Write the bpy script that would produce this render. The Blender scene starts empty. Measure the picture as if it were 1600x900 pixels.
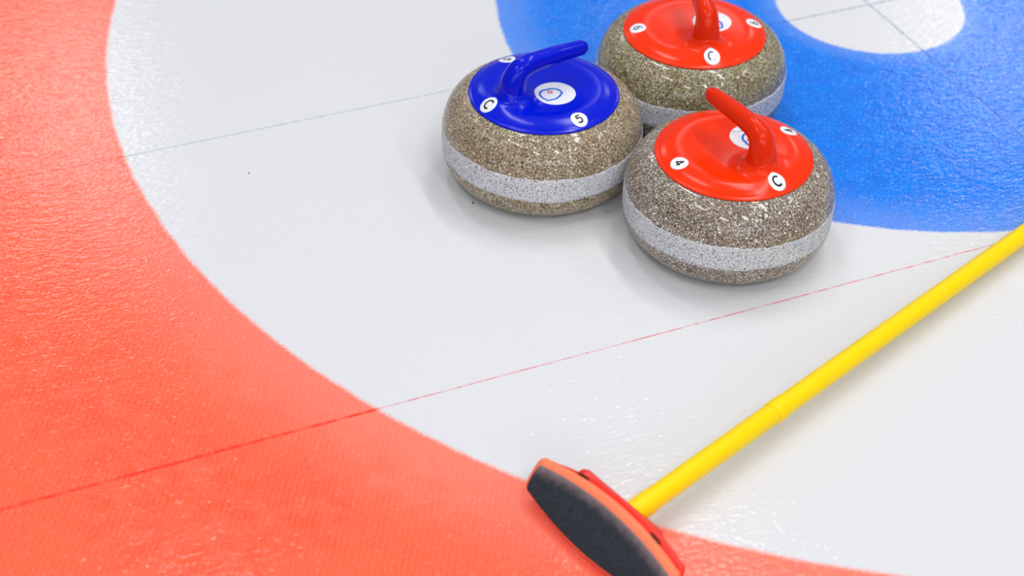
import bpy, bmesh, math, random
import numpy as np
from mathutils import Vector, Matrix, Euler
random.seed(7)
S = bpy.context.scene
COL = S.collection
PI = math.pi


# ------------------------------------------------------------------ helpers
def lin(r, g, b):
    f = lambda c: (c / 12.92 if c <= .04045 else ((c + .055) / 1.055) ** 2.4)
    return (f(r / 255), f(g / 255), f(b / 255), 1)


def link(name, me, mat=None, parent=None):
    o = bpy.data.objects.new(name, me)
    COL.objects.link(o)
    if mat is not None:
        me.materials.append(mat)
    if parent is not None:
        o.parent = parent
    return o


def mesh(name, verts, faces, mat=None, parent=None, smooth=True, recalc=True):
    me = bpy.data.meshes.new(name)
    me.from_pydata([tuple(v) for v in verts], [], faces)
    if recalc:
        bm = bmesh.new()
        bm.from_mesh(me)
        bmesh.ops.recalc_face_normals(bm, faces=bm.faces)
        bm.to_mesh(me)
        bm.free()
    if smooth:
        me.polygons.foreach_set('use_smooth', [True] * len(me.polygons))
    me.update()
    return link(name, me, mat, parent)


def thing(name, label, cat, loc, group=None):
    o = bpy.data.objects.new(name, None)
    o.empty_display_size = .05
    COL.objects.link(o)
    o.location = loc
    o['label'] = label
    o['category'] = cat
    if group:
        o['group'] = group
    return o


def lathe(profile, n=160, wob=None):
    """profile: list of (r, z); closed at both ends on the axis when r = 0"""
    V, F = [], []
    rows = []
    for k, (r, z) in enumerate(profile):
        if r < 1e-7:
            V.append((0, 0, z))
            rows.append([len(V) - 1])
        else:
            row = []
            for i in range(n):
                a = 2 * PI * i / n
                rr, zz = (r, z) if wob is None else wob(k, a, r, z)
                V.append((rr * math.cos(a), rr * math.sin(a), zz))
                row.append(len(V) - 1)
            rows.append(row)
    for A, B in zip(rows[:-1], rows[1:]):
        for i in range(n):
            j = (i + 1) % n
            if len(A) == 1:
                F.append((A[0], B[i], B[j]))
            elif len(B) == 1:
                F.append((A[i], B[0], A[j]))
            else:
                F.append((A[i], B[i], B[j], A[j]))
    return V, F


def tube(points, radii, n=40, cap=True, squash=None):
    """sweep of circles along points"""
    P = [Vector(p) for p in points]
    V, F, rows = [], [], []
    up = None
    for k, p in enumerate(P):
        t = (P[min(k + 1, len(P) - 1)] - P[max(k - 1, 0)]).normalized()
        if up is None:
            up = t.orthogonal().normalized()
        u = (up - t * up.dot(t)).normalized()
        up = u
        w = t.cross(u)
        row = []
        for i in range(n):
            a = 2 * PI * i / n
            V.append(p + (u * math.cos(a) + w * math.sin(a)) * radii[k])
            row.append(len(V) - 1)
        rows.append(row)
    for A, B in zip(rows[:-1], rows[1:]):
        for i in range(n):
            j = (i + 1) % n
            F.append((A[i], A[j], B[j], B[i]))
    if cap:
        F.append(tuple(reversed(rows[0])))
        F.append(tuple(rows[-1]))
    return V, F


def spline(pts, m):
    """Catmull-Rom through rows of pts (any dimension), m samples per span"""
    p = np.array(pts, float)
    q = np.vstack([2 * p[0] - p[1], p, 2 * p[-1] - p[-2]])
    out = []
    for i in range(1, len(q) - 2):
        for t in np.arange(m) / m:
            a, b, c, d = q[i - 1], q[i], q[i + 1], q[i + 2]
            out.append(.5 * ((2 * b) + (-a + c) * t + (2 * a - 5 * b + 4 * c - d) * t * t + (-a + 3 * b - 3 * c + d) * t ** 3))
    out.append(p[-1])
    return np.array(out)


# ------------------------------------------------------------------ node helpers
class NT:
    def __init__(self, name):
        self.m = bpy.data.materials.new(name)
        self.m.use_nodes = True
        self.t = self.m.node_tree
        self.b = self.t.nodes['Principled BSDF']

    def n(self, typ, **kw):
        x = self.t.nodes.new(typ)
        for k, v in kw.items():
            if k.startswith('i_'):
                x.inputs[k[2:].replace('_', ' ')].default_value = v
            else:
                setattr(x, k, v)
        return x

    def l(self, a, b):
        self.t.links.new(a, b)

    def val(self, x, sock):
        if isinstance(x, (int, float)):
            sock.default_value = x
        else:
            self.l(x, sock)

    def math(self, op, a, b=0.0, c=None, clamp=False):
        x = self.n('ShaderNodeMath', operation=op, use_clamp=clamp)
        self.val(a, x.inputs[0])
        self.val(b, x.inputs[1])
        if c is not None:
            self.val(c, x.inputs[2])
        return x.outputs[0]

    def mix(self, f, a, b, blend='MIX'):
        x = self.n('ShaderNodeMix', data_type='RGBA', blend_type=blend)
        self.val(f, x.inputs[0])
        for v, s in ((a, x.inputs[6]), (b, x.inputs[7])):
            if isinstance(v, tuple):
                s.default_value = v
            else:
                self.l(v, s)
        return x.outputs[2]

    def step(self, x, lo, hi):
        r = self.n('ShaderNodeMapRange', interpolation_type='SMOOTHSTEP')
        self.val(x, r.inputs['Value'])
        r.inputs['From Min'].default_value = lo
        r.inputs['From Max'].default_value = hi
        return r.outputs[0]

    def noise(self, vec, scale, detail=2.0, rough=.5, out='Fac'):
        x = self.n('ShaderNodeTexNoise')
        x.inputs['Scale'].default_value = scale
        x.inputs['Detail'].default_value = detail
        x.inputs['Roughness'].default_value = rough
        if vec is not None:
            self.l(vec, x.inputs['Vector'])
        return x.outputs[out]

    def ramp(self, fac, stops, mode='LINEAR'):
        r = self.n('ShaderNodeValToRGB')
        r.color_ramp.interpolation = mode
        e = r.color_ramp.elements
        while len(e) < len(stops):
            e.new(.5)
        for k, (p, c) in enumerate(stops):
            e[k].position = p
            e[k].color = c
        self.l(fac, r.inputs[0])
        return r.outputs[0]

    def bump(self, h, strength, dist=.001):
        x = self.n('ShaderNodeBump')
        x.inputs['Strength'].default_value = strength
        x.inputs['Distance'].default_value = dist
        self.l(h, x.inputs['Height'])
        return x.outputs[0]


def plain(name, col, rough=.4, spec=.5, bump=None, coat=0.0):
    t = NT(name)
    t.b.inputs['Base Color'].default_value = col
    t.b.inputs['Roughness'].default_value = rough
    t.b.inputs['Specular IOR Level'].default_value = spec
    t.b.inputs['Coat Weight'].default_value = coat
    if bump:
        tc = t.n('ShaderNodeTexCoord')
        t.l(t.bump(t.noise(tc.outputs['Object'], bump[0], 3), bump[1], .0005), t.b.inputs['Normal'])
    return t.m


def granite(name, seed, dark, mid, light, fleck, warm, scale=480.0):
    t = NT(name)
    tc = t.n('ShaderNodeTexCoord')
    mp = t.n('ShaderNodeMapping')
    mp.inputs['Location'].default_value = (seed, seed * .7, seed * 1.3)
    t.l(tc.outputs['Object'], mp.inputs['Vector'])
    v = mp.outputs[0]
    # slightly warped crystals
    vo = t.n('ShaderNodeTexVoronoi')
    vo.inputs['Scale'].default_value = scale
    t.l(v, vo.inputs['Vector'])
    sep = t.n('ShaderNodeSeparateColor')
    t.l(vo.outputs['Color'], sep.inputs[0])
    n2 = t.noise(v, scale * 1.1, 3, .7)
    g = t.math('ADD', t.math('MULTIPLY', sep.outputs[0], .66), t.math('MULTIPLY', n2, .34))
    base = t.ramp(g, [(.20, dark), (.38, mid), (.58, mid), (.72, light), (.84, fleck)])
    blot = t.step(t.noise(v, 22, 3, .6), .48, .68)
    base = t.mix(t.math('MULTIPLY', blot, .5), base, t.mix(1.0, base, warm, 'MULTIPLY'))
    # larger dark and pale crystals, sparse
    vo2 = t.n('ShaderNodeTexVoronoi')
    vo2.inputs['Scale'].default_value = 190
    t.l(v, vo2.inputs['Vector'])
    sep2 = t.n('ShaderNodeSeparateColor')
    t.l(vo2.outputs['Color'], sep2.inputs[0])
    near = t.math('SUBTRACT', 1.0, t.step(vo2.outputs['Distance'], .22, .34))
    base = t.mix(t.math('MULTIPLY', near, t.math('GREATER_THAN', sep2.outputs[1], .93)), base, fleck)
    base = t.mix(t.math('MULTIPLY', near, t.math('GREATER_THAN', sep2.outputs[2], .95)), base, dark)
    dk = t.step(t.noise(v, 60, 2), .67, .74)
    base = t.mix(t.math('MULTIPLY', dk, .55), base, dark)
    t.l(base, t.b.inputs['Base Color'])
    t.b.inputs['Roughness'].default_value = .42
    t.b.inputs['Specular IOR Level'].default_value = .2
    t.b.inputs['Coat Weight'].default_value = .5
    t.b.inputs['Coat Roughness'].default_value = .05
    t.l(t.bump(n2, .08, .0005), t.b.inputs['Normal'])
    ge = t.n('ShaderNodeNewGeometry')
    t.l(ge.outputs['Normal'], t.b.inputs['Coat Normal'])
    return t.m


def band_mat(name, seed):
    t = NT(name)
    tc = t.n('ShaderNodeTexCoord')
    mp = t.n('ShaderNodeMapping')
    mp.inputs['Location'].default_value = (seed, seed * .7, seed * 1.3)
    t.l(tc.outputs['Object'], mp.inputs['Vector'])
    v = mp.outputs[0]
    n1 = t.noise(v, 520, 3, .7)
    base = t.ramp(n1, [(.34, lin(104, 101, 101)), (.45, lin(186, 184, 186)), (.56, lin(216, 215, 219)), (.66, lin(246, 246, 250))])
    vo = t.n('ShaderNodeTexVoronoi')
    vo.inputs['Scale'].default_value = 330
    t.l(v, vo.inputs['Vector'])
    sep = t.n('ShaderNodeSeparateColor')
    t.l(vo.outputs['Color'], sep.inputs[0])
    near = t.math('SUBTRACT', 1.0, t.step(vo.outputs['Distance'], .24, .40))
    base = t.mix(t.math('MULTIPLY', near, t.math('GREATER_THAN', sep.outputs[1], .80)), base, lin(58, 52, 52))
    blue = t.step(t.noise(v, 45, 2), .64, .74)
    base = t.mix(t.math('MULTIPLY', blue, .35), base, lin(160, 178, 222))
    br = t.step(t.noise(v, 38, 2), .70, .76)
    base = t.mix(t.math('MULTIPLY', br, .45), base, lin(170, 140, 118))
    t.l(base, t.b.inputs['Base Color'])
    t.b.inputs['Roughness'].default_value = .55
    t.b.inputs['Specular IOR Level'].default_value = .4
    t.l(t.bump(n1, .25, .0008), t.b.inputs['Normal'])
    return t.m


def plastic(name, col, dish):
    t = NT(name)
    tc = t.n('ShaderNodeTexCoord')
    v = tc.outputs['Object']
    t.b.inputs['Base Color'].default_value = col
    t.b.inputs['Roughness'].default_value = .15
    t.b.inputs['Specular IOR Level'].default_value = .20
    if dish:   # fine moulded grain in the plastic
        t.l(t.bump(t.noise(v, 900, 2, .6), .10, .0004), t.b.inputs['Normal'])
        t.l(t.math('ADD', .12, t.math('MULTIPLY', t.noise(v, 60, 3), .10)), t.b.inputs['Roughness'])
    else:
        t.b.inputs['Roughness'].default_value = .16
    return t.m


# ------------------------------------------------------------------ ice
def ice_material():
    t = NT('painted_ice')
    tc = t.n('ShaderNodeTexCoord')
    P = tc.outputs['Object']
    sx = t.n('ShaderNodeSeparateXYZ')
    t.l(P, sx.inputs[0])
    x, y = sx.outputs[0], sx.outputs[1]
    r = t.math('SQRT', t.math('ADD', t.math('MULTIPLY', x, x), t.math('MULTIPLY', y, y)))
    # ragged spray edges
    e1 = t.math('MULTIPLY', t.math('SUBTRACT', t.noise(P, 26, 3), .5), .0045)
    e2 = t.math('MULTIPLY', t.math('SUBTRACT', t.noise(P, 260, 2, .6), .5), .008)
    rr = t.math('ADD', r, t.math('ADD', e1, e2))
    mps0 = t.n('ShaderNodeMapping')
    mps0.inputs['Rotation'].default_value = (0, 0, math.radians(23))
    mps0.inputs['Scale'].default_value = (.7, 1.1, 1)
    wp = t.n('ShaderNodeVectorMath', operation='ADD')
    t.l(P, wp.inputs[0])
    wn = t.n('ShaderNodeVectorMath', operation='SCALE')
    wn.inputs['Scale'].default_value = .004
    t.l(t.noise(P, 120, 2, .5, 'Color'), wn.inputs[0])
    t.l(wn.outputs[0], wp.inputs[1])
    t.l(wp.outputs[0], mps0.inputs[0])
    mid = t.noise(P, 34, 3, .55)
    big = t.noise(P, 5, 2, .5)
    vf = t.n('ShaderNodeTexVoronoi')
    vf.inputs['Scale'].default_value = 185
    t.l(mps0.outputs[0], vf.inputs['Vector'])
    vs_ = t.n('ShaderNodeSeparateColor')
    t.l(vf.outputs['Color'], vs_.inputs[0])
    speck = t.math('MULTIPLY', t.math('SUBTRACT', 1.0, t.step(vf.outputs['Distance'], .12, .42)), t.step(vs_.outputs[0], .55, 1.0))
    frost_glint = t.math('MAXIMUM', t.math('MULTIPLY', t.step(t.noise(P, 330, 2, .55), .50, .70), .6), speck)  # pale frost specks, strengthened to paint in surface glints as well
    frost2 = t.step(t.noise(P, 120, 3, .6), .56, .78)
    white = t.mix(t.math('MULTIPLY', big, .5), lin(221, 220, 221), lin(217, 217, 220))
    # ---- blue ring
    blue = t.mix(t.step(mid, .35, .68), lin(0, 110, 224), lin(0, 122, 232))
    blue = t.mix(t.math('MULTIPLY', frost_glint, .50), blue, lin(125, 185, 255))
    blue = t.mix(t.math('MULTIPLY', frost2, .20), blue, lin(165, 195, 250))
    d_out = t.math('SUBTRACT', .6096, rr)
    thin_b = t.math('SUBTRACT', 1.0, t.step(t.math('ADD', d_out, t.math('MULTIPLY', t.math('SUBTRACT', mid, .5), .08)), -.01, .10))
    d_in = t.math('SUBTRACT', rr, .1524)
    thin_b2 = t.math('SUBTRACT', 1.0, t.step(d_in, -.01, .05))
    blue = t.mix(t.math('MULTIPLY', t.math('MAXIMUM', thin_b, thin_b2), .22), blue, lin(185, 205, 245))
    # ---- red ring
    red = t.mix(t.step(mid, .30, .72), lin(255, 84, 48), lin(255, 100, 70))
    red = t.mix(t.step(big, .36, .66), red, lin(255, 98, 62))
    wv = t.n('ShaderNodeTexWave', wave_type='BANDS', bands_direction='X')
    wv.inputs['Scale'].default_value = 46
    wv.inputs['Distortion'].default_value = 1.5
    wv.inputs['Detail'].default_value = 2
    mpw = t.n('ShaderNodeMapping')
    mpw.inputs['Rotation'].default_value = (0, 0, math.radians(28))
    t.l(P, mpw.inputs[0])
    t.l(mpw.outputs[0], wv.inputs['Vector'])
    red = t.mix(t.math('MULTIPLY', wv.outputs['Fac'], .10), red, lin(255, 150, 132))
    red = t.mix(t.math('MULTIPLY', frost_glint, .30), red, lin(255, 170, 152))
    d_r = t.math('SUBTRACT', rr, 1.2192)
    thin_r = t.math('SUBTRACT', 1.0, t.step(t.math('ADD', d_r, t.math('MULTIPLY', t.math('SUBTRACT', mid, .5), .12)), -.01, .16))
    red = t.mix(t.math('MULTIPLY', thin_r, .26), red, lin(255, 178, 166))
    # ---- assemble
    in_blue = t.math('MULTIPLY', t.step(rr, .1500, .1560), t.math('SUBTRACT', 1.0, t.step(rr, .6066, .6130)))
    in_red = t.math('MULTIPLY', t.step(rr, 1.2150, 1.2240), t.math('SUBTRACT', 1.0, t.step(rr, 1.8248, 1.8328)))
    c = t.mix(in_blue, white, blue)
    c = t.mix(in_red, c, red)
    # ---- scored lines: wobbly, broken where the paint is thin
    wob = t.math('MULTIPLY', t.math('SUBTRACT', t.noise(P, 30, 3), .5), .0014)

    def line(coord, half, soft):
        d = t.math('ABSOLUTE', t.math('ADD', coord, wob))
        return t.math('SUBTRACT', 1.0, t.step(d, half - soft, half + soft))
    brk = t.math('ADD', .35, t.math('MULTIPLY', t.step(t.noise(P, 70, 3, .7), .38, .62), .65))
    painted = t.math('MAXIMUM', in_blue, in_red)
    in_but = t.math('SUBTRACT', 1.0, t.step(rr, .1500, .1560))
    # tee line (y = 0) and centre line (x = 0): dark thread
    la = t.math('MAXIMUM', line(y, .0011, .0007), t.math('MULTIPLY', line(x, .0016, .0009), t.math('SUBTRACT', 1.0, in_red)))
    darkc = t.mix(in_red, t.mix(in_blue, t.mix(in_but, lin(150, 170, 186), lin(122, 150, 164)), lin(0, 78, 178)), lin(178, 84, 74))
    wide = t.math('MULTIPLY', t.math('MAXIMUM', line(y, .0018, .0012), line(x, .0020, .0012)), in_but)
    c = t.mix(t.math('MULTIPLY', t.math('MAXIMUM', la, wide), t.math('MULTIPLY', brk, .95)), c, darkc)
    # red line tangent to the blue ring
    yr = t.math('ADD', y, .6066)
    lr = line(yr, .0010, .0008)
    lr2 = t.math('MULTIPLY', line(yr, .0022, .0014), in_red)
    redc = t.mix(in_red, lin(226, 92, 104), lin(250, 44, 28))
    c = t.mix(t.math('MULTIPLY', t.math('MAXIMUM', lr, lr2), t.math('MULTIPLY', brk, .85)), c, redc)
    t.l(c, t.b.inputs['Base Color'])
    t.b.inputs['Roughness'].default_value = .07
    t.b.inputs['Specular IOR Level'].default_value = .28
    # pebbled, scraped surface
    mps = t.n('ShaderNodeMapping')
    mps.inputs['Rotation'].default_value = (0, 0, math.radians(23))
    mps.inputs['Scale'].default_value = (.5, 1.2, 1)
    t.l(P, mps.inputs[0])
    h = t.math('ADD', t.math('MULTIPLY', t.noise(mps.outputs[0], 100, 2, .55), .55), t.math('MULTIPLY', t.noise(mps0.outputs[0], 210, 2, .5), .45))
    t.l(t.bump(h, .36, .0028), t.b.inputs['Normal'])
    return t.m


ice = ice_material()
sz = 7.0
fv, ff = [], []
for zz in (0.0, -.05):
    for sx_, sy_ in ((-1, -1), (1, -1), (1, 1), (-1, 1)):
        fv.append((sx_ * sz, sy_ * sz, zz))
ff = [(0, 1, 2, 3), (7, 6, 5, 4), (0, 4, 5, 1), (1, 5, 6, 2), (2, 6, 7, 3), (3, 7, 4, 0)]
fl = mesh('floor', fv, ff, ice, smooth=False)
fl['kind'] = 'structure'
fl['label'] = 'white curling ice with painted blue and red rings'

# ------------------------------------------------------------------ curling stones
R0, Z1, Z2, A1, HT, A2, N1, N2 = .13702, .0505, .0634, .0570, .1291, .0498, 2.3758, 2.1893
RL, ZL = .1017, .1283


def body_profile():
    pr = [(0, 0.0)]
    for u in np.linspace(0, PI / 2, 26):
        s, c = max(math.sin(u), 0), max(math.cos(u), 0)
        pr.append((R0 - A2 + A2 * s ** (2 / N2), Z1 - Z1 * c ** (2 / N2)))
    for u in np.linspace(0, PI / 2, 40):
        s, c = max(math.sin(u), 0), max(math.cos(u), 0)
        r, z = R0 - A1 + A1 * c ** (2 / N1), Z2 + (HT - Z2) * s ** (2 / N1)
        if r < .0965:
            break
        pr.append((r, z))
    zt = pr[-1][1]
    pr += [(.0955, zt - .0006), (.0950, zt - .003), (.0948, .1205), (.05, .1202), (0, .1202)]
    return pr


BP = body_profile()
_bz = [p for p in BP[1:-5]]


def body_r(z):
    zs = [p[1] for p in _bz]
    rs = [p[0] for p in _bz]
    return float(np.interp(z, zs, rs))


LIDP = spline([(0, .1352), (.02, .1353), (.04, .1358), (.055, .1366), (.068, .1374), (.078, .1371), (.087, .1350),
               (.0940, .1321), (.0972, .1302), (.0988, .1297), (.1004, .1293), (.1014, .1286), (.1017, .1279)], 12)


def lid_base(r):
    return float(np.interp(r, LIDP[:, 0], LIDP[:, 1]))


NECK = (.0510, 0.0)
RN = .0190      # where the moulded flare ends and the neck begins
FL_H = .0105


def zsurf(x, y):
    """top surface of the cover, with the flare around the neck; handle points along +x from the axis"""
    r = math.hypot(x, y)
    z = lid_base(min(r, RL))
    d = math.hypot((x - NECK[0]), (y - NECK[1]))
    # flare fades towards the rim so that the rim stays round
    k = min(1.0, max(0.0, (RL - .003 - r) / .012))
    k = k * k * (3 - 2 * k)
    q = max(d - RN, 0.0)
    c2 = max(0.0, (x - NECK[0]) / max(d, 1e-6)) ** 2
    t = min(1.0, max(0.0, 1 - q / .030))
    z += k * c2 * .0045 * t * t * (3 - 2 * t)        # gentle ramp under the lettered sticker
    q *= 1 + 2.2 * c2
    return z + k * (FL_H * math.exp(-q / .0055) + .0022 * math.exp(-(q / .015) ** 2))


def cover_mesh():
    NR, NA = 110, 288
    V, F = [(0, 0, zsurf(0, 0))], []
    rad = list(np.linspace(0, 1, NR + 1)[1:] * .0992) + [.1003, .1010, .1015, .1017]
    rows = []
    for r in rad:
        row = []
        for i in range(NA):
            a = 2 * PI * i / NA
            x, y = r * math.cos(a), r * math.sin(a)
            V.append((x, y, zsurf(x, y)))
            row.append(len(V) - 1)
        rows.append(row)
    for r, z in ((.1016, .1272), (.1006, .1266), (.0980, .1268), (.0942, .1262), (.0940, .1230)):
        row = []
        for i in range(NA):
            a = 2 * PI * i / NA
            V.append((r * math.cos(a), r * math.sin(a), z))
            row.append(len(V) - 1)
        rows.append(row)
    V.append((0, 0, .1230))
    for i in range(NA):
        F.append((0, rows[0][i], rows[0][(i + 1) % NA]))
        F.append((len(V) - 1, rows[-1][(i + 1) % NA], rows[-1][i]))
    for A, B in zip(rows[:-1], rows[1:]):
        for i in range(NA):
            j = (i + 1) % NA
            F.append((A[i], B[i], B[j], A[j]))
    return V, F


def handle_mesh(dz, ds):
    key = [  # s, z, radius
        (.0510, .1400, .0195), (.0510, .1450, .0193), (.0508, .1505, .0187), (.0500, .1580, .0176), (.0474, .1650, .0166),
        (.0432, .1720, .0156), (.0357, .1770, .0147), (.0250, .1798, .0139), (.0100, .1806, .0129), (-.0090, .1810, .0124),
        (-.0260, .1808, .0118), (-.0420, .1801, .0111), (-.0545, .1795, .0104)]
    key = [(a + ds * min(1, max(0, (b - .145) / .03)), b + dz * min(1, max(0, (b - .145) / .03)), c) for a, b, c in key]
    q = spline(key, 5)
    pts = [(a, 0, b) for a, b, c in q]
    rad = [c for a, b, c in q]
    # rounded tip
    a0, b0, r0 = key[-1]
    for k in range(1, 9):
        w = k / 8 * PI / 2
        pts.append((a0 - .0130 * math.sin(w), 0, b0 - .0003 * k / 8))
        rad.append(max(r0 * math.cos(w) ** .8, .0004))
    return tube(pts, rad, 48)


def sticker_mesh(cx, cy, rad, lift=.0002, thick=.00035, n=56, m=9):
    V, F, rows = [(cx, cy, zsurf(cx, cy) + lift + thick)], [], []
    for k in range(1, m + 1):
        row = []
        for i in range(n):
            a = 2 * PI * i / n
            x, y = cx + rad * k / m * math.cos(a), cy + rad * k / m * math.sin(a)
            V.append((x, y, zsurf(x, y) + lift + thick))
            row.append(len(V) - 1)
        rows.append(row)
    row = []
    for i in range(n):
        a = 2 * PI * i / n
        x, y = cx + rad * math.cos(a), cy + rad * math.sin(a)
        V.append((x, y, zsurf(x, y) - .0002))
        row.append(len(V) - 1)
    rows.append(row)
    for i in range(n):
        F.append((0, rows[0][i], rows[0][(i + 1) % n]))
    for A, B in zip(rows[:-1], rows[1:]):
        for i in range(n):
            j = (i + 1) % n
            F.append((A[i], B[i], B[j], A[j]))
    return V, F


def strokes_mesh(strokes, width, lift=.00075):
    """strokes: lists of (x, y) points in the stone's frame; ribbons draped on the cover with a little thickness"""
    V, F = [], []
    for st in strokes:
        closed = len(st) > 2 and st[0] == st[-1]
        P = []
        for a, b in zip(st[:-1], st[1:]):
            n = max(1, int(math.dist(a, b) / .0007))
            for k in range(n):
                P.append((a[0] + (b[0] - a[0]) * k / n, a[1] + (b[1] - a[1]) * k / n))
        P.append(st[-1])
        if closed:
            P = P[:-1]
        rows = []
        N = len(P)
        for k, p in enumerate(P):
            if closed:
                a, b = P[k - 1], P[(k + 1) % N]
            else:
                a, b = P[max(k - 1, 0)], P[min(k + 1, N - 1)]
            dx, dy = b[0] - a[0], b[1] - a[1]
            L = math.hypot(dx, dy) or 1
            nx, ny = -dy / L, dx / L
            row = []
            for s, dz in ((-1, -.0003), (-1, 0), (-.33, 0), (.33, 0), (1, 0), (1, -.0003)):
                X, Y = p[0] + nx * s * width / 2, p[1] + ny * s * width / 2
                V.append((X, Y, zsurf(X, Y) + lift + dz))
                row.append(len(V) - 1)
            rows.append(row)
        pairs = list(zip(rows[:-1], rows[1:]))
        if closed:
            pairs.append((rows[-1], rows[0]))
        else:
            F.append(tuple(rows[0]))
            F.append(tuple(reversed(rows[-1])))
        for A, B in pairs:
            for i in range(len(A) - 1):
                F.append((A[i], A[i + 1], B[i + 1], B[i]))
    return V, F


def arc(cx, cy, rx, ry, a0, a1, n=28):
    return [(cx + rx * math.cos(math.radians(a0 + (a1 - a0) * k / n)), cy + ry * math.sin(math.radians(a0 + (a1 - a0) * k / n))) for k in range(n + 1)]


def smooth2(pts, m=6):
    return [tuple(p) for p in spline(pts, m)]


GLYPH = {   # drawn in a box about -0.5..0.5 high, up = +y
    'C': [arc(.04, 0, .45, .50, 48, 312, 40)],
    'worn C': [arc(.02, 0, .45, .50, 62, 238, 30), [(.20, -.46), (.26, -.43)]],
    '5': [[(.27, .46), (-.20, .46)], [(-.20, .46), (-.27, .02)],
          smooth2([(-.27, .02), (-.12, .12), (.04, .13), (.22, .04), (.29, -.14), (.22, -.36), (.02, -.47), (-.16, -.45), (-.31, -.36)])],
    '4': [[(.12, -.5), (.12, .5)], [(.10, .48), (-.34, -.22)], [(-.36, -.20), (.34, -.20)]],
    '6': [arc(0, -.20, .28, .28, 0, 360, 40)[:-1] + [(.28, -.20)], smooth2([(.20, .44), (.04, .46), (-.14, .36), (-.25, .14), (-.28, -.16)])],
}

# wavy eight-sided emblem outline and its small ring, measured about the emblem's centre
EMB = [(.0125, -.0071), (.0052, -.0128), (-.0012, -.0121), (-.0079, -.0113), (-.0151, -.0045), (-.0146, .0052), (-.0022, .0126), (.0044, .0124), (.0109, .0112), (.0135, .0055), (.0146, .0010)]
EMB_D = (.0065, -.0010)

white_sticker = plain('white_vinyl', lin(236, 237, 241), .35, .4)
ink = plain('black_ink', lin(20, 20, 28), .5, .3)
ink_teal = plain('faded_teal_ink', lin(24, 58, 78), .5, .3)
ink_blue = plain('blue_ink', lin(16, 100, 215), .45, .3)
ink_red = plain('red_ink', lin(214, 66, 50), .45, .3)
ink_grey = plain('grey_smudge_ink', lin(110, 130, 142), .5, .3)
crease_grey = plain('crease_grey', lin(205, 206, 214), .5, .3)


def make_stone(label, loc, ang, cover_mat, handle_mat, gran, bandm, decals, cen, extra, seed, grip):
    rt = thing('curling_stone', label, 'curling stone', (loc[0], loc[1], 0), 'curling stones clustered on the ice')
    rt.rotation_euler = (0, 0, math.radians(ang))
    V, F = lathe(BP, 192)
    b = mesh('granite_body', V, F, gran, rt)
    # rough striking band, its edges slightly ragged
    rnd = random.Random(seed)
    ph = [rnd.uniform(0, 6.28) for _ in range(12)]
    fr = [3, 7, 13, 22, 37, 51]

    def rag(a, o):
        return sum(math.sin(f * a + ph[(k + o) % 12]) * .0007 / (1 + k * .45) for k, f in enumerate(fr))
    rows = 14
    prof = [(0, k) for k in range(rows)]

    def wob(k, a, r, z):
        lo, hi = .0447 + rag(a, 0), .0798 + rag(a, 5)
        if k == 0:
            return body_r(lo) - .0006, lo
        if k == rows - 1:
            return body_r(hi) - .0006, hi
        zz = lo + (hi - lo) * (k - 1) / (rows - 3)
        return body_r(zz) + .00035, zz
    V, F = lathe([(1, k) for k in range(rows)], 384, wob)
    o = mesh('striking_band', V, F, bandm, rt, recalc=True)
    o['label'] = 'rough pale grey band round the widest part'
    V, F = cover_mesh()
    cv = mesh('handle_cover', V, F, cover_mat, rt)
    V, F = handle_mesh(*grip)
    mesh('handle', V, F, handle_mat, rt)
    # small lettered stickers, their tops towards the axis
    for g, wa, r, inkm, w in decals:
        a = math.radians(wa - ang)
        cx, cy = r * math.cos(a), r * math.sin(a)
        V, F = sticker_mesh(cx, cy, .0114)
        st = mesh('number_sticker' if g[-1] != 'C' else 'letter_sticker', V, F, white_sticker, rt)
        st['label'] = 'white round sticker with the %s %s' % ('letter' if g[-1] == 'C' else 'number', g[-1])
        ux, uy = -math.cos(a), -math.sin(a)      # up
        rx, ry = uy, -ux                          # right
        h = .0118
        sts = [[(cx + h * (px * rx + py * ux), cy + h * (px * ry + py * uy)) for px, py in s] for s in GLYPH[g]]
        V, F = strokes_mesh(sts, w)
        mesh('number' if g[-1] != 'C' else 'letter', V, F, inkm, st, smooth=False)
    # big emblem sticker
    V, F = sticker_mesh(cen[0], cen[1], .0278, n=80, m=16)
    st = mesh('emblem_sticker', V, F, white_sticker, rt)
    st['label'] = 'large white round sticker with a blue wavy outline and a red ring'
    ex, ey = cen[0] + EMB_D[0], cen[1] + EMB_D[1]
    pts = [(ex + a, ey + b) for a, b in EMB]
    cl = spline(pts + [pts[0], pts[1], pts[2]], 6)
    cl = [tuple(p) for p in cl[6:6 * len(pts)]] + [tuple(p) for p in cl[6 * len(pts):6 * len(pts) + 7]]
    cl[-1] = cl[0]
    V, F = strokes_mesh([cl], .0029)
    mesh('emblem_outline', V, F, ink_blue, st, smooth=False)
    rx_, ry_ = ex - .0026, ey - .0047
    V, F = strokes_mesh([arc(rx_, ry_, .0027, .0027, 0, 360, 30)[:-1] + [(rx_ + .0027, ry_)]], .0018)
    mesh('emblem_ring', V, F, ink_red, st, smooth=False)
    if extra:
        nm, m, w, sts = extra
        sts = [[(cen[0] + a, cen[1] + b) for a, b in s] for s in sts]
        V, F = strokes_mesh(sts, w)
        mesh(nm, V, F, m, st, smooth=False)
    return rt


red_cover = plastic('red_cover_plastic', lin(246, 50, 0), True)
red_grip = plastic('red_handle_plastic', lin(228, 44, 0), False)
blue_cover = plastic('blue_cover_plastic', lin(0, 24, 203), True)
blue_grip = plastic('blue_handle_plastic', lin(0, 20, 200), False)

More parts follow.
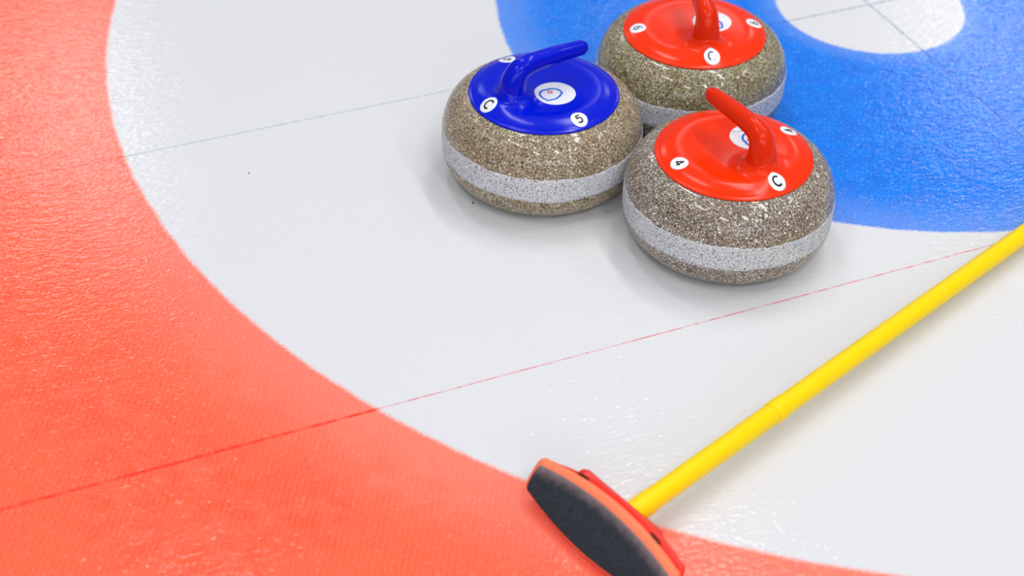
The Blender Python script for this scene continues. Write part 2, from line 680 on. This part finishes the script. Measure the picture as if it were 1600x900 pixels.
g_blue = granite('tan_granite', 1.7, lin(58, 49, 40), lin(142, 126, 100), lin(190, 174, 144), lin(236, 226, 204), lin(222, 202, 172), 760)
g_front = granite('grey_brown_granite', 4.1, lin(52, 43, 37), lin(134, 120, 104), lin(184, 172, 156), lin(244, 240, 232), lin(218, 204, 190), 740)
g_back = granite('olive_granite', 8.3, lin(50, 47, 38), lin(128, 118, 90), lin(178, 166, 132), lin(226, 218, 192), lin(230, 210, 160), 760)
bands = [band_mat('striking_band_granite', 2.2), band_mat('striking_band_granite_front', 5.5), band_mat('striking_band_granite_back', 9.1)]

make_stone('grey granite curling stone with a blue plastic handle and cover, numbered 5', (-.68985, -.23575), -170.0,
           blue_cover, blue_grip, g_blue, bands[0],
           [('C', -170.6, .0872, ink, .0023), ('5', -81.8, .0868, ink, .0021), ('5', 103.0, .0850, ink_teal, .0021)],
           (-.0037, .0205), ('crease', crease_grey, .0006, [[(-.0185, .0005), (-.004, .008)], [(-.004, .008), (-.012, .017)]][:1]), 3, (.0, .0))
make_stone('grey granite curling stone with a red handle numbered 4, nearest the yellow broom handle', (-.52025, -.45470), -81.0,
           red_cover, red_grip, g_front, bands[1],
           [('C', -81.0, .0852, ink, .0023), ('4', -176.9, .0815, ink, .0021), ('4', 7.9, .0880, ink_teal, .0021)],
           (-.0095, .0345), ('worn_lettering', ink_grey, .0013, [[(-.0222, -.0112), (-.0200, -.0108)], [(-.0182, -.0085), (-.0178, -.0060)], [(-.0176, -.0050), (-.0172, -.0012)]]), 11, (.0068, .003))
make_stone('grey granite curling stone with a red handle numbered 6, partly on the blue ring', (-.42385, -.16500), -102.2,
           red_cover, red_grip, g_back, bands[2],
           [('worn C', -102.0, .0850, ink_teal, .0020), ('6', 163.3, .0825, ink_teal, .0019), ('6', -13.7, .0868, ink_teal, .0019)],
           (-.0090, .0275), ('worn_lettering', ink_grey, .0013, [[(-.0195, .0150), (-.0180, .0160)], [(-.0105, .0205), (-.0095, .0212)]]), 23, (.0068, .003))

# ------------------------------------------------------------------ curling broom
AZ = -1.26904
TL = .65832
ax = Vector((math.cos(AZ), math.sin(AZ), 0))
nb = Vector((math.cos(AZ + PI / 2), math.sin(AZ + PI / 2), 0))
uu = Vector((0, 0, math.cos(TL))) + nb * math.sin(TL)
nn = ax.cross(uu)
HL, HW, HW0 = .1079, .0341, .0184
HC = Vector((-.91490, -.89505, HW * math.cos(TL) + .001))
yel = NT('yellow_painted_tube')
yel.b.inputs['Base Color'].default_value = lin(255, 216, 0)
yel.b.inputs['Specular IOR Level'].default_value = .2
yel.b.inputs['Roughness'].default_value = .35
yel = yel.m
red_pl = plain('red_broom_plastic', lin(238, 36, 12), .32, .5)
gap_shade = plain('gap_shade_colour', lin(60, 18, 14), .6, .3)
rim_cloth = plain('orange_red_pad_cloth', lin(255, 134, 94), .8, .2, (700, .2))


def pad_face_mat():
    t = NT('charcoal_pad_fabric')
    tc = t.n('ShaderNodeTexCoord')
    P = tc.outputs['Object']
    sp = t.n('ShaderNodeSeparateXYZ')
    t.l(P, sp.inputs[0])
    n1 = t.noise(P, 420, 3, .7)
    base = t.mix(t.step(n1, .3, .7), lin(42, 49, 56), lin(57, 64, 71))
    worn = t.step(t.math('ADD', t.math('ADD', sp.outputs[1], t.math('MULTIPLY', t.math('MULTIPLY', sp.outputs[0], sp.outputs[0]), 1.45)),
                         t.math('MULTIPLY', t.math('SUBTRACT', t.noise(P, 90, 3, .6), .5), .012)), .011, .029)
    base = t.mix(t.math('MULTIPLY', worn, .75), base, lin(150, 132, 134))
    t.l(base, t.b.inputs['Base Color'])
    t.b.inputs['Roughness'].default_value = .9
    t.b.inputs['Specular IOR Level'].default_value = .15
    t.l(t.bump(n1, .3, .0006), t.b.inputs['Normal'])
    return t.m


def lens_outline(hl, hw, hw0, dy=0.0, n=40, rc=.010):
    """closed outline (x, y): curved long sides, blunt rounded ends"""
    P = []
    xs = [-(hl - rc) + 2 * (hl - rc) * k / n for k in range(n + 1)]
    w = lambda x: hw - (hw - hw0) * (x / hl) ** 2
    for x in xs:
        P.append((x, -w(x) + dy))
    we = w(hl - rc)
    ends = []
    for k in range(1, 16):
        a = -PI / 2 + PI * k / 16
        c, s = math.cos(a), math.sin(a)
        P.append((hl - rc + rc * abs(c) ** .7, (1 if s > 0 else -1) * abs(s) ** .7 * we + dy))
    for x in reversed(xs):
        P.append((x, w(x) + dy))
    for k in range(1, 16):
        a = PI / 2 + PI * k / 16
        c, s = math.cos(a), math.sin(a)
        P.append((-(hl - rc) - rc * abs(c) ** .7, (1 if s > 0 else -1) * abs(s) ** .7 * we + dy))
    return P


def loft(layers):
    """layers: list of (outline, z) with equal counts; capped"""
    V, F = [], []
    n = len(layers[0][0])
    for out, z in layers:
        for i, (x, y) in enumerate(out):
            V.append((x, y, z if not callable(z) else z(x, y)))
    for k in range(len(layers) - 1):
        for i in range(n):
            j = (i + 1) % n
            F.append((k * n + i, k * n + j, (k + 1) * n + j, (k + 1) * n + i))
    for k, rev in ((0, True), (len(layers) - 1, False)):
        out, z = layers[k]
        cx, cy = sum(p[0] for p in out) / n, sum(p[1] for p in out) / n
        zc = z if not callable(z) else z(cx, cy)
        # fan strips towards a shrunken copy, then centre
        V.append((cx, cy, zc))
        c = len(V) - 1
        for i in range(n):
            j = (i + 1) % n
            F.append((c, k * n + i, k * n + j))
    return V, F


def off(k, dy=0.0):
    return lens_outline(HL - k, HW - k, HW0 - k * .8, dy, rc=max(.010 - k * .3, .004))


low = HC - uu * HW - nn * .026
broom = thing('curling_broom', 'yellow handled curling broom with a red head and a charcoal pad lying on the ice', 'broom', (HC.x, HC.y, 0))
HM = Matrix((ax, uu, nn)).transposed().to_4x4()
lift = .0075
HM.translation = Vector((0, 0, HC.z + lift)) + Vector((-.004, -.008, 0)) * 0


def head_part(name, V, F, mat, smooth=True):
    o = mesh(name, V, F, mat, broom, smooth)
    o.matrix_local = HM
    return o


# pad: soft cloth covered block, front face at z = 0
V, F = loft([(off(.0035), -.0115), (off(.001), -.0105), (off(0), -.0080), (off(.0003), -.0045), (off(.0022), -.0016), (off(.0055), -.0003), (off(.009), 0.0), (off(.0125), .0002)])
head_part('pad_cover', V, F, rim_cloth)
fo = lambda k: lens_outline(HL - .0060 - k, HW - .0062 - k, HW0 - .0035 - k, -.0026, rc=.007)
V, F = loft([(fo(.002), -.002), (fo(0.0), -.0002), (fo(.0007), .0005), (fo(.003), .0008)])
o = head_part('pad_face', V, F, pad_face_mat())
o['label'] = 'charcoal rubbing fabric, worn pale along its upper edge'
V, F = loft([(lens_outline(HL - .009, HW - .004, HW0 - .006, .0025), -.0225), (lens_outline(HL - .006, HW - .001, HW0 - .003, .0025), -.0205), (lens_outline(HL - .004, HW + .001, HW0 - .001, .0025), -.0175), (lens_outline(HL - .004, HW + .001, HW0 - .001, .0025), -.0140), (lens_outline(HL - .006, HW - .001, HW0 - .003, .0025), -.0120)])
V = [(x, y + .034 * x + .0008, z) for x, y, z in V]
head_part('back_plate', V, F, red_pl)
# raised spine across the back of the plate
SP = [(-.060, .020, .0), (-.052, .0245, .006), (.052, .0245, .006), (.060, .020, .0)]
V, F = [], []
xs = np.linspace(-.072, .066, 45)
for x in xs:
    e = min(1, max(0, (.069 - abs(x + .003)) / .012))
    e = e * e * (3 - 2 * e)
    hw = .018 + .0180 * e
    dp = .0215 + .0075 * e
    for y, z in ((-hw, -.018), (-hw, -dp + .003), (-hw + .004, -dp), (hw - .004, -dp), (hw, -dp + .003), (hw, -.018)):
        V.append((x, y, z))
n = 6
for k in range(len(xs) - 1):
    for i in range(n):
        j = (i + 1) % n
        F.append((k * n + i, k * n + j, (k + 1) * n + j, (k + 1) * n + i))
F += [tuple(range(n)), tuple((len(xs) - 1) * n + i for i in reversed(range(n)))]
head_part('bracket', V, F, red_pl)

# dark prisms standing in for the shade in the gaps at the bracket ends
V, F = [], []
for x0 in (-.062, .050):
    ob = len(V)
    for k in range(9):
        x = x0 + .017 * k / 8
        yy = HW - (HW - HW0) * (x / HL) ** 2
        hh = .0013 * math.sin(PI * (k + .6) / 9.2)
        for y, z in ((yy + .0008 - hh, -.0095), (yy + .0008 + hh, -.0095), (yy + .0008 + hh, -.0125), (yy + .0008 - hh, -.0125)):
            V.append((x, y, z))
    for k in range(8):
        for i in range(4):
            j = (i + 1) % 4
            F.append((ob + k * 4 + i, ob + k * 4 + j, ob + k * 4 + 4 + j, ob + k * 4 + 4 + i))
    F += [(ob, ob + 1, ob + 2, ob + 3), (ob + 35, ob + 34, ob + 33, ob + 32)]
    head_part('gap_shade_strip', V[ob:], [tuple(i - ob for i in f) for f in F if f[0] >= ob], gap_shade)

# yellow tube
T0, T1 = Vector((-.8681, -.8887, .036)), Vector((-.1651, -.6247, .022))
td = (T1 - T0).normalized()
TR = .0127


def at(s):
    return T0 + td * s - Vector((HC.x, HC.y, 0))


s_seam = (Vector((-.6537, -.8123, .031)) - T0).dot(td)
s_end = (T0.z - TR * .98) / -td.z
V, F = tube([at(s) for s in (-.030, -.0285, -.012, .008, .020, .026, .032, s_seam - .0012, s_seam - .0004)],
            [TR * .93, TR * 1.0, TR * 1.02, TR * 1.05, TR * 1.06, TR * 1.03, TR, TR, TR * .98], 48)
mesh('lower_tube', V, F, yel, broom)
V, F = tube([at(s) for s in (s_seam, s_seam + .0006, s_seam + .002, s_seam + .012, s_seam + .020, s_seam + .024, s_seam + .028, s_end - .003, s_end)],
            [TR * .98, TR * 1.05, TR * 1.07, TR * 1.07, TR * 1.06, TR * 1.02, TR * .985, TR * .985, TR * .93], 48)
mesh('upper_tube', V, F, yel, broom)
# swivel socket between bracket and tube
hb = Vector((0, 0, HC.z + lift)) - nn * .024
V, F = tube([hb, hb * .5 + at(-.030) * .5, at(-.026)], [.012, .0115, .0112], 32)
o = mesh('swivel_joint', V, F, red_pl, broom)

# ------------------------------------------------------------------ grit on the ice
grit_m = plain('dark_grit', lin(52, 50, 56), .8, .3)
for lab, (gx, gy), r in (('tiny dark speck of grit alone on open white ice left of the blue stone', (-1.0699, -.1004), .0011),
                         ('tiny dark speck of grit close to the base of the blue stone', (-.8069, -.2753), .0014)):
    bm = bmesh.new()
    bmesh.ops.create_icosphere(bm, subdivisions=2, radius=r)
    for v in bm.verts:
        v.co *= 1 + random.uniform(-.18, .18)
        v.co.z *= .7
    zmin = min(v.co.z for v in bm.verts)
    for v in bm.verts:
        v.co.z -= zmin
    me = bpy.data.meshes.new('grit_speck')
    bm.to_mesh(me)
    bm.free()
    o = link('grit_speck', me, grit_m)
    o.location = (gx, gy, 0)
    o['label'] = lab
    o['category'] = 'grit'
    o['group'] = 'specks of grit on the ice'

# ------------------------------------------------------------------ camera
cam = bpy.data.cameras.new('camera')
co = bpy.data.objects.new('camera', cam)
COL.objects.link(co)
co.location = (-1.460668, -1.885294, 1.289492)
co.rotation_euler = Euler((.8797676, -.0245704, -.3979306), 'XYZ')
cam.sensor_fit = 'HORIZONTAL'
cam.sensor_width = 36
cam.lens = 2491.966 * 36 / 1600
cam.clip_start = .05
cam.dof.use_dof = True
cam.dof.focus_distance = 2.02
cam.dof.aperture_fstop = 3.2
S.camera = co

# ------------------------------------------------------------------ arena lamps and ambient light
def lamp(x, y, h, sx, sy, power, col=(1, 1, 1)):
    d = bpy.data.lights.new('ceiling_or_fill_lamp', 'AREA')
    d.shape = 'RECTANGLE'
    d.size = sx
    d.size_y = sy
    d.energy = power
    d.color = col
    o = bpy.data.objects.new('ceiling_or_fill_lamp', d)
    COL.objects.link(o)
    o.location = (x, y, h)
    return o


# rows of tube lamps hung along the sheet; rearmost ones are added near-side fill
LAMPS = [(-3.1, -4.4, 55), (-3.1, -1.0, 36), (-.85, -4.4, 50), (-.85, 1.9, 36), (1.2, -4.4, 35), (1.2, -1.1, 36),
         (1.2, .8, 36), (1.3, 1.8, 30), (3.5, -1.2, 26)]
for lx, ly, lw in LAMPS:
    lamp(lx, ly, 5.0, .26, 1.5, lw, (1, .98, .945))
# added fill panels behind the camera, out of view, to lighten contact shadows
for lx, ly in ((-5.0, -7.5), (-1.2, -9.0)):
    o = lamp(lx, ly, 3.6, 5.5, 2.4, 105, (.93, .97, 1.0))
    o.rotation_euler = (Vector((-.5, -.4, 0)) - o.location).to_track_quat('-Z', 'Y').to_euler()
# broad panels further down the hall
for lx, ly, lw in ((-.7, 8.0, 48), (3.3, 6.3, 13), (6.3, 6.5, 44)):
    lamp(lx, ly, 5.0, 1.2 if lw > 14 else .6, 1.6 if lw > 14 else 1.0, lw, (1, .99, .97))

w = bpy.data.worlds.new('arena_ambient')
S.world = w
w.use_nodes = True
bg = w.node_tree.nodes['Background']
wt = w.node_tree
wg = wt.nodes.new('ShaderNodeTexCoord')
wx = wt.nodes.new('ShaderNodeSeparateXYZ')
wt.links.new(wg.outputs['Generated'], wx.inputs[0])
wr = wt.nodes.new('ShaderNodeValToRGB')      # dim hall walls below, pale lit roof above
wr.color_ramp.elements[0].position = .45
wr.color_ramp.elements[0].color = (.22, .26, .33, 1)
wr.color_ramp.elements[1].position = .95
wr.color_ramp.elements[1].color = (.50, .53, .58, 1)
wt.links.new(wx.outputs[2], wr.inputs[0])
wt.links.new(wr.outputs[0], bg.inputs[0])
bg.inputs[1].default_value = 1.0

vs = S.view_settings
S.display_settings.display_device = 'sRGB'
vs.view_transform = 'Standard'
vs.look = 'None'
vs.gamma = 1
vs.use_curve_mapping = False
vs.exposure = 0
